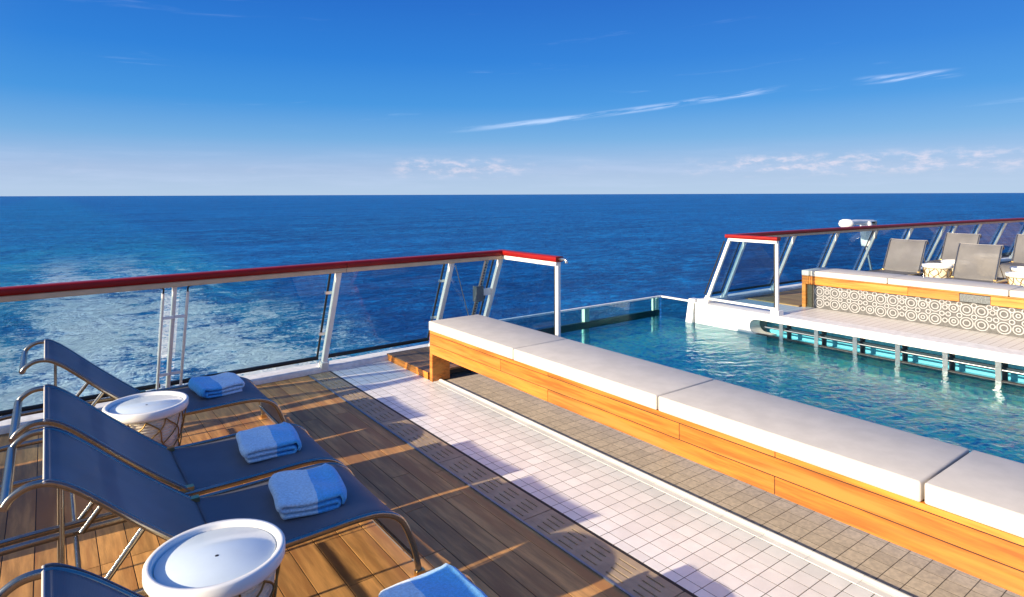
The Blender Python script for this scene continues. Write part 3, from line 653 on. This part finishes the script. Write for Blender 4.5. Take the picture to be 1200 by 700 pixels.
rel2(MB().tube([(15.35, 6.75, 0.62), (15.35, 6.62, -0.05)], 0.03, 10, (1, 0, 0)), 'mount', 'edge_steel')

# ================================================================== BENCHES AND CUSHIONS
bn_ = thing('long_bench', 'long slatted wooden bench beside the white tile walkway', 'bench', (3.3, 2.0, 0.0))
BX = 3.02; BY1 = 5.41; BY0 = -1.6
def board(parent, x0, x1, y0, y1, z0, z1, name='plank', mat='bench_wood'):
    o = MB().box(-(x1-x0)/2, (x1-x0)/2, -(y1-y0)/2, (y1-y0)/2, -(z1-z0)/2, (z1-z0)/2).build(name, mat, parent)
    bm = bmesh.new(); bm.from_mesh(o.data); bmesh.ops.bevel(bm, geom=list(bm.edges), offset=min(0.0012, 0.3*min(x1-x0, y1-y0, z1-z0)), segments=1, affect='EDGES'); bm.to_mesh(o.data); bm.free()
    o.location = Vector(((x0+x1)/2, (y0+y1)/2, (z0+z1)/2)) - Vector(parent.location); return o
def runs(parent, joints, z0, z1):
    for a, b in zip(joints[:-1], joints[1:]): board(parent, BX, BX+0.028, b+0.002, a-0.002, z0, z1)
runs(bn_, [BY1, 3.605, 1.78, -0.05, BY0], 0.466, 0.494)
runs(bn_, [BY1, 4.215, 2.39, 0.56, BY0], 0.368, 0.461)
runs(bn_, [BY1, 3.608, 1.783, -0.04, BY0], 0.270, 0.363)
for z0_, z1_ in ((0.4615, 0.4655), (0.3635, 0.3675)): board(bn_, BX+0.0025, BX+0.028, BY0, BY1-0.001, z0_-0.0004, z1_+0.0004, 'dark_gap_strip', 'deck_seam')  # dark strips added in the open plank gaps so sun doesn't brighten them
for zz, jj in (((0.4665, 0.4935), (3.605, 1.78, -0.05)), ((0.369, 0.460), (4.215, 2.39, 0.56)), ((0.271, 0.362), (3.608, 1.783, -0.04))):
    for y_ in jj: board(bn_, BX+0.0025, BX+0.028, y_-0.0022, y_+0.0022, zz[0], zz[1], 'dark_gap_strip', 'deck_seam')
board(bn_, BX+0.029, BX+0.58, BY0, BY1-0.002, 0.40, 0.493, 'seat_base', 'deck_seam')
board(bn_, BX+0.034, BX+0.06, BY0, BY1-0.002, 0.28, 0.399, 'backing', 'deck_seam')
board(bn_, BX+0.55, BX+0.58, BY0, BY1-0.002, 0.27, 0.399, 'rear_board', 'bench_wood')
for y in (BY1, 3.0, 0.4):
    board(bn_, BX+(0.0 if y == BY1 else 0.585), BX+0.20+(0 if y == BY1 else 0.42), y-0.05, y, 0.0, 0.268 if y == BY1 else 0.45, 'leg')
jo = [5.425, 4.033, 2.55, 1.10, -0.38, -1.70]
names = ['thick off white cushion on the bench end beside the dark platform', 'off white bench cushion second from the dark platform end',
         'off white bench cushion third from the dark platform end', 'off white bench cushion fourth from the dark platform end', 'off white bench cushion fifth from the dark platform end']
for k, (a, b) in enumerate(zip(jo[:-1], jo[1:])):
    L = a - b - 0.012
    me = rounded_box('bench_cushion', 0.585, L, 0.092, 0.010, 3, 'cushion_fabric')
    o = link('bench_cushion', me, None, (BX + 0.285 + random.uniform(-0.003, 0.003), (a+b)/2, 0.4955)); tag(o, names[k], 'cushion', 'cushions on the near bench')

FB = 9.80
fb = thing('mosaic_bench', 'wooden bench with ring mosaic front across the pool', 'bench', (10.1, 2.2, 0.0))
sv = BX
for a, b in ((5.30, 5.19), (5.19, 3.75), (3.75, 3.126), (2.782, 1.4), (1.4, -0.6), (-0.6, -2.0)):
    board(fb, FB, FB+0.03, b+0.002, a-0.002, 0.375, 0.487)
board(fb, FB+0.002, FB+0.03, 2.784, 3.124, 0.380, 0.482, 'plaque', 'plaque_metal')
board(fb, FB, FB+0.03, -2.0, 5.30, 0.491, 0.506)
board(fb, FB+0.031, FB+0.62, -2.0, 5.298, 0.40, 0.505, 'seat_base', 'deck_seam')
board(fb, FB, FB+0.62, 5.24, 5.30, 0.0, 0.374, 'end_panel')
board(fb, FB+0.045, FB+0.07, -2.0, 5.236, 0.366, 0.399, 'trim_strip', 'dark_trim_and_shade')
board(fb, FB+0.05, FB+0.10, 5.14, 5.238, 0.001, 0.365, 'mosaic_panel', 'dark_trim_and_shade')  # dark end strip: shade beside the end panel, painted as a darker piece
mp = board(fb, FB+0.05, FB+0.10, -2.0, 5.138, 0.001, 0.365, 'mosaic_panel', 'mosaic_ground')
def ring_mesh(r0, n):
    m = MB()
    for k in range(n):
        ro = r0 - k*0.034; ri = ro - 0.0125; seg = 20; vs = []; fs = []
        for i in range(seg):
            a = 2*math.pi*i/seg
            for rr, xx in ((ro, 0.0), (ro, -0.004), (max(ri, 0.001), -0.004), (max(ri, 0.001), 0.0)): vs.append((xx, rr*math.cos(a), rr*math.sin(a)))
        for i in range(seg):
            j = (i+1) % seg
            for q in range(3): fs.append((i*4+q, j*4+q, j*4+q+1, i*4+q+1))
        m.add(vs, fs)
    return m.mesh('ring_motif', 'mosaic_white')
rm = [ring_mesh(0.080, 2), ring_mesh(0.062, 2), ring_mesh(0.034, 1)]
y = 5.12; k = 0; rr = random.Random(3); seq = [0, 2, 0, 1, 0, 2, 1, 0]
while y > 0.9:
    ty = seq[k % len(seq)]; wv = (0.080, 0.062, 0.034)[ty]
    y -= wv + 0.003
    for z in (0.093, 0.270):
        link('ring_motif', rm[ty], mp, tuple(Vector((FB+0.0495, y, z)) - Vector(fb.location) - Vector(mp.location)))
    for z in (0.182, 0.335): link('ring_motif', rm[2], mp, tuple(Vector((FB+0.0493, y-wv-0.004, z)) - Vector(fb.location) - Vector(mp.location)))
    y -= wv + 0.003; k += 1
fj = [5.31, 5.178, 4.02, 2.59, 1.15, -0.30, -1.75]
fn = ['narrow off white cushion piece on the aft end of the mosaic bench', 'off white cushion on the mosaic bench next to the narrow end piece',
      'off white cushion on the mosaic bench above the grey plaque', 'off white cushion on the mosaic bench beyond the grey plaque', 'fourth full cushion of the mosaic bench', 'fifth full cushion of the mosaic bench']
for k, (a, b) in enumerate(zip(fj[:-1], fj[1:])):
    me = rounded_box('bench_cushion', 0.64, a-b-0.01, 0.085, 0.014, 3, 'cushion_fabric')
    tag(link('bench_cushion', me, None, (FB+0.315, (a+b)/2, 0.5075)), fn[k], 'cushion', 'cushions on the mosaic bench')

# ================================================================== LOUNGERS
LW = 0.68
def make_lounger(sling, label, steep=False):
    t = thing('sun_lounger', label, 'sun lounger', (0, 0, 0))
    ox = -0.50                                           # local x = deck x - 0.5
    def at(x, y, z): return (x + ox, y, z)
    rail = smooth_path([(-0.50, 0.0), (-0.47, 0.13), (-0.40, 0.27), (-0.28, 0.345), (-0.10, 0.362), (0.30, 0.362), (0.80, 0.362), (1.12, 0.368), (1.25, 0.352), (1.335, 0.30), (1.385, 0.20), (1.415, 0.10), (1.435, 0.0)] and
                       [(-0.50, 0, 0.0), (-0.47, 0, 0.13), (-0.40, 0, 0.27), (-0.28, 0, 0.345), (-0.10, 0, 0.362), (0.30, 0, 0.362), (0.80, 0, 0.362), (1.12, 0, 0.368), (1.25, 0, 0.352), (1.335, 0, 0.30), (1.385, 0, 0.20), (1.415, 0, 0.10), (1.435, 0, 0.0)], 5)
    for s in (-1, 1):
        y = s * (LW/2 - 0.012)
        MB().sweep([at(p.x, y, p.z) for p in rail], RR(0.018, 0.030, 0.007), (0, 1, 0)).build('side_rail', 'lounger_metal', t)
        for x in (-0.495, 1.433): MB().box(x+ox-0.022, x+ox+0.022, y-0.016, y+0.016, 0.0, 0.03).build('foot_cap', 'hinge_brass', t)
    for x, z in ((-0.30, 0.33), (0.52, 0.345), (1.405, 0.10)):
        MB().tube([at(x, -LW/2+0.02, z), at(x, LW/2-0.02, z)], 0.012, 8, (0, 0, 1)).build('cross_bar', 'lounger_metal', t)
    # seat sling, wrapping down over the foot end
    prof = smooth_path([(0.57, 0, 0.374), (0.70, 0, 0.362), (0.95, 0, 0.364), (1.12, 0, 0.376), (1.25, 0, 0.362), (1.335, 0, 0.308), (1.384, 0, 0.215), (1.402, 0, 0.15), (1.416, 0, 0.09), (1.421, 0, 0.065)], 5)
    def sheet(prof, w, name, sag):
        m = MB(); ny = 13; vs = []; fs = []
        for p in prof:
            for j in range(ny):
                u = -1 + 2*j/(ny-1); vs.append(at(p.x, u*w/2, p.z - sag*(1-u*u)))
        for i in range(len(prof)-1):
            for j in range(ny-1): fs.append((i*ny+j, (i+1)*ny+j, (i+1)*ny+j+1, i*ny+j+1))
        m.add(vs, fs, True); o = m.build(name, sling, t)
        so_ = o.modifiers.new('thickness', 'SOLIDIFY'); so_.thickness = 0.004; return o
    sheet(prof, LW-0.035, 'seat_sling', 0.006)
    # backrest
    bp = smooth_path([(0.57, 0, 0.372), (0.44, 0, 0.478), (0.28, 0, 0.618), (0.14, 0, 0.748), (0.07, 0, 0.808), (0.02, 0, 0.840), (-0.005, 0, 0.846)], 5)
    if steep: bp = smooth_path([(0.57, 0, 0.372), (0.49, 0, 0.505), (0.39, 0, 0.675), (0.29, 0, 0.84), (0.245, 0, 0.905), (0.215, 0, 0.935), (0.195, 0, 0.94)], 5)
    bso = sheet(bp, LW-0.045, 'back_sling', 0.008)
    e_ = bp[-1]
    MB().tube([at(e_.x-0.003, (LW-0.045)/2*(-1+2*j/10), e_.z-0.001-0.008*(1-(-1+2*j/10)**2)) for j in range(11)], 0.0045, 6, (0, 0, 1)).build('hem', 'cushion_fabric', bso)
    for sg_ in (-1, 1): MB().tube([at(p.x, sg_*(LW-0.052)/2, p.z+0.0035) for p in bp], 0.0028, 6, (0, 1, 0)).build('hem', sling, bso)
    loop = smooth_path([(0.57, 0, 0.362), (0.44, 0, 0.466), (0.28, 0, 0.606), (0.14, 0, 0.737), (0.07, 0, 0.797), (0.01, 0, 0.832), (-0.05, 0, 0.836), (-0.095, 0, 0.812), (-0.115, 0, 0.785)], 5)
    if steep: loop = smooth_path([(0.58, 0, 0.358), (0.50, 0, 0.49), (0.40, 0, 0.66), (0.30, 0, 0.825), (0.255, 0, 0.89), (0.215, 0, 0.922), (0.17, 0, 0.925), (0.135, 0, 0.90), (0.12, 0, 0.875)], 5)
    hb_ = loop[-1]
    for s in (-1, 1):
        y = s * (LW/2 - 0.042)
        MB().sweep([at(p.x, y, p.z) for p in loop], RR(0.016, 0.026, 0.006), (0, 1, 0)).build('back_frame', 'lounger_metal', t)
        MB().sweep([at(0.30 if not steep else 0.38, y, 0.60 if not steep else 0.66), at(0.12, y, 0.365)], RECT(0.006, 0.022), (0, 1, 0)).build('prop_arm', 'lounger_metal', t)
        MB().box(0.52+ox, 0.585+ox, y-0.018, y+0.018, 0.335, 0.392).build('hinge', 'hinge_brass', t)
    MB().tube([at(hb_.x, -LW/2+0.042, hb_.z), at(hb_.x, LW/2-0.042, hb_.z)], 0.017, 8, (0, 0, 1)).build('head_bar', 'lounger_metal', t)
    MB().tube([at(0.10, -LW/2+0.042, 0.352), at(0.10, LW/2-0.042, 0.352)], 0.010, 8, (0, 0, 1)).build('cross_bar', 'lounger_metal', t)
    MB().tube([at(0.045, -0.12, 0.0), at(0.045, -0.12, 0.36 if steep else 0.805)], 0.008, 8, (0, 1, 0)).build('prop_rod', 'lounger_metal', t)
    return t
L0 = make_lounger('shaded_sling', 'shade-blue sling sun lounger right beside the stern railing kerb')
near = [(5.02, 'shade-blue sling sun lounger right beside the stern railing kerb'),
        (3.735, 'shade-blue sling sun lounger of the touching pair, on the railing side'),
        (3.00, 'shade-blue sling sun lounger of the touching pair, side by side with the lower white table'),
        (1.76, 'shade-blue sling sun lounger standing alone beyond the white table from the pair')]
for k, (y, lb) in enumerate(near):
    o = L0 if k == 0 else copy_tree(L0)
    o.location = (0.50, y, 0.0); o['label'] = lb; o['group'] = 'navy loungers on the near deck'
for k, y in enumerate((5.06, 4.44, 3.05, 1.80)):       # second row farther to port, out of frame but shading the deck
    o = copy_tree(L0); o.location = (-1.36, y, 0.0); o['group'] = 'navy loungers of the outer row'
    o['label'] = ['shade-blue sling lounger of the outer row beside the stern kerb', 'shade-blue sling lounger of the outer row, second from the stern kerb', 'shade-blue sling lounger of the outer row, third from the stern kerb', 'shade-blue sling lounger of the outer row, fourth from the stern kerb'][k]
G0 = None
far = [(12.77, 4.98, 'grey sling sun lounger behind the mosaic bench, closest to the far railing'),
       (12.52, 3.77, 'grey sling sun lounger behind the mosaic bench, between two lattice tables'),
       (15.60, 4.99, 'grey sling sun lounger of the back row across the pool, closest to the railing'),
       (16.20, 3.90, 'grey sling sun lounger of the back row across the pool, farther from the railing')]
for k, (x, y, lb) in enumerate(far):
    if k == 0: G0 = make_lounger('sunlit_sling', lb, True); o = G0
    else: o = copy_tree(G0)
    o.location = (x, y, 0.0125); o.rotation_euler = (0, 0, math.pi); o['label'] = lb; o['group'] = 'grey loungers across the pool'

# ================================================================== SIDE TABLES
def make_table(label):
    t = thing('side_table', label, 'side table', (0, 0, 0)); H = 0.55; RT = 0.232
    prof = [(0.0, H-0.06), (RT-0.022, H-0.06), (RT-0.006, H-0.05), (RT, H-0.038), (RT, H-0.006), (RT-0.005, H), (RT-0.020, H), (RT-0.026, H-0.006), (RT-0.028, H-0.020), (0.0, H-0.0195)]
    MB().lathe(prof, 56).build('tray_rim', 'table_white', t)
    MB().lathe([(0.0, H-0.0165), (RT-0.036, H-0.0165), (RT-0.034, H-0.018), (RT-0.034, H-0.0192)], 48).build('tray_disc', 'table_glass', t)
    MB().lathe([(0.0, H-0.0155), (0.006, H-0.0155), (0.007, H-0.0164)], 12).build('drain_hole', 'black_rubber', t)
    dp = []; n = 26
    def rad(z):
        u = z/(H-0.06); return 0.150 + 0.050*abs(u-0.15)**1.3/0.85**1.3
    for i in range(n):
        z0 = 0.012 + (H-0.075)*i/n; z1 = 0.012 + (H-0.075)*(i+1)/n
        for q in range(4):
            a = math.pi*q/4; z = z0 + (z1-z0)*q/4; dp.append((rad(z) + 0.006*math.sin(a), z))
    MB().lathe([(0.0, 0.012)] + dp + [(0.0, H-0.063)], 40).build('rope_drum', 'rope_cream', t)
    m = MB(); nw = 11
    for s in (-1, 1):
        for k in range(nw):
            pts = []; sides = []
            for i in range(19):
                z = 0.006 + (H-0.068)*i/18; a = 2*math.pi*k/nw + s*R(95)*i/18 + 0.10*math.sin(i*0.9+k); rr_ = rad(z) + 0.014 + (0.003 if s > 0 else 0)
                pts.append((rr_*math.cos(a), rr_*math.sin(a), z)); sides.append((math.cos(a), math.sin(a), 0))
            m.tube(pts, 0.0042, 5, sides)
    m.build('lattice', 'gold_wire', t)
    MB().lathe([(0.0, 0.0), (0.172, 0.0), (0.175, 0.006), (0.172, 0.012), (0.0, 0.012)], 36).build('base', 'gold_wire', t)
    return t
T0 = make_table('')
tabs = [(0.497, 4.46, 0.0, 'white drum side table between the railing side lounger and the touching pair', 'side tables on the near deck'),
        (0.490, 2.44, 0.0, 'white drum side table between the touching pair and the lone lounger', 'side tables on the near deck'),
        (13.62, 4.40, 0.0125, 'white lattice drum table standing just behind the one above the plaque', 'side tables across the pool'),
        (12.68, 4.375, 0.0125, 'white lattice drum table right behind the mosaic bench above the plaque', 'side tables across the pool'),
        (15.55, 4.46, 0.0125, 'white lattice drum table seen behind a grey backrest across the pool', 'side tables across the pool'),
        (12.30, 3.06, 0.0125, 'white lattice drum table past the second grey lounger across the pool', 'side tables across the pool'),
        (13.25, 3.25, 0.0125, 'white lattice drum table standing just behind another one across the pool', 'side tables across the pool')]
for k, (x, y, z, lb, g) in enumerate(tabs):
    o = T0 if k == 0 else copy_tree(T0)
    o.location = (x, y, z); o.rotation_euler = (0, 0, 0.7*k); o['label'] = lb; o['group'] = g

# ================================================================== TOWELS
def towel_mesh(seed, mat, w=0.30, d=0.36):
    rg = random.Random(seed); th = 0.021; path = []
    hw = w/2
    # cross section in x-z: serpentine fold of three layers
    z0 = th*0.6; dz = th*1.30
    path += [(-hw*0.86 + (hw*1.72)*i/10, z0) for i in range(11)]
    path += [(hw*0.86 + dz/2*math.cos(R(a)), z0 + dz/2 + dz/2*math.sin(R(a))) for a in (-60, -30, 0, 30, 60)]
    path += [(hw*0.86 - (hw*1.72)*i/10, z0 + dz) for i in range(11)]
    path += [(-hw*0.86 - dz/2*math.cos(R(a)), z0 + dz*1.5 + dz/2*math.sin(R(a))) for a in (-60, -30, 0, 30, 60)]
    path += [(-hw*0.86 + (hw*1.70)*i/10, z0 + 2*dz) for i in range(11)]
    # outer wrap over the right side, back under
    path += [(hw*0.86 + dz*1.35*math.sin(R(a)), z0 + dz*0.9 + dz*1.28*math.cos(R(a)) + 0.004) for a in (25, 50, 75, 100, 125)]
    ny = 15; m = MB(); ph = [rg.uniform(0, 6.28) for _ in range(6)]
    n = len(path); vs = []; fs = []
    def off(i):
        a = path[max(i-1, 0)]; b = path[min(i+1, n-1)]; tx, tz = b[0]-a[0], b[1]-a[1]; l = math.hypot(tx, tz) or 1
        return -tz/l, tx/l
    for j in range(ny):
        v = -1 + 2*j/(ny-1); y = v*d/2; e = 1 - 0.10*abs(v)**6
        for sgn in (1, -1):
            for i, (x, z) in enumerate(path):
                nx, nz = off(i); t_ = th/2*0.94*(1 - 0.35*abs(v)**10)
                px = x*e + nx*t_*sgn; pz = z + nz*t_*sgn
                wv = 0.004*math.sin(9*px/w + ph[0] + 2.2*v) + 0.0035*math.sin(5*v + ph[1] + 4*px/w)
                k = min(1.0, pz/(z0+2*dz))
                vs.append((px + 0.006*math.sin(3*v+ph[2])*k, y + 0.006*math.sin(7*px/w+ph[3]) + 0.010*k*math.sin(ph[4]), max(0.001, pz + wv*k)))
    M2 = 2*n
    for j in range(ny-1):
        for i in range(n-1):
            a = j*M2+i; b = (j+1)*M2+i
            fs.append((a, a+1, b+1, b)); a2 = a+n; b2 = b+n; fs.append((a2, b2, b2+1, a2+1))
        for i in (0, n-1):
            a = j*M2+i; b = (j+1)*M2+i; fs.append((a, b, b+n, a+n))
    for j in (0, ny-1):
        for i in range(n-1):
            a = j*M2+i; fs.append((a, a+n, a+n+1, a+1))
    m.add(vs, fs, True); return m.mesh('folded_towel', mat)
tow = [(1.04, 5.10, 185, 'towel_cotton', 'folded blue towel on the lounger beside the railing kerb', 1),
       (1.02, 3.76, -6, 'towel_cotton', 'folded blue towel on the railing side lounger of the pair', 2),
       (1.00, 3.02, -10, 'towel_cotton', 'folded blue towel on the table side lounger of the pair', 3),
       (1.06, 1.86, -4, 'towel_cotton_wide', 'folded blue towel on the lone lounger past the white table', 4)]
for x, y, a, mt, lb, sd_ in tow:
    o = link('folded_towel', towel_mesh(sd_, mt), None, (x, y, 0.362), (0, 0, R(a))); tag(o, lb, 'towel', 'folded towels on the loungers')
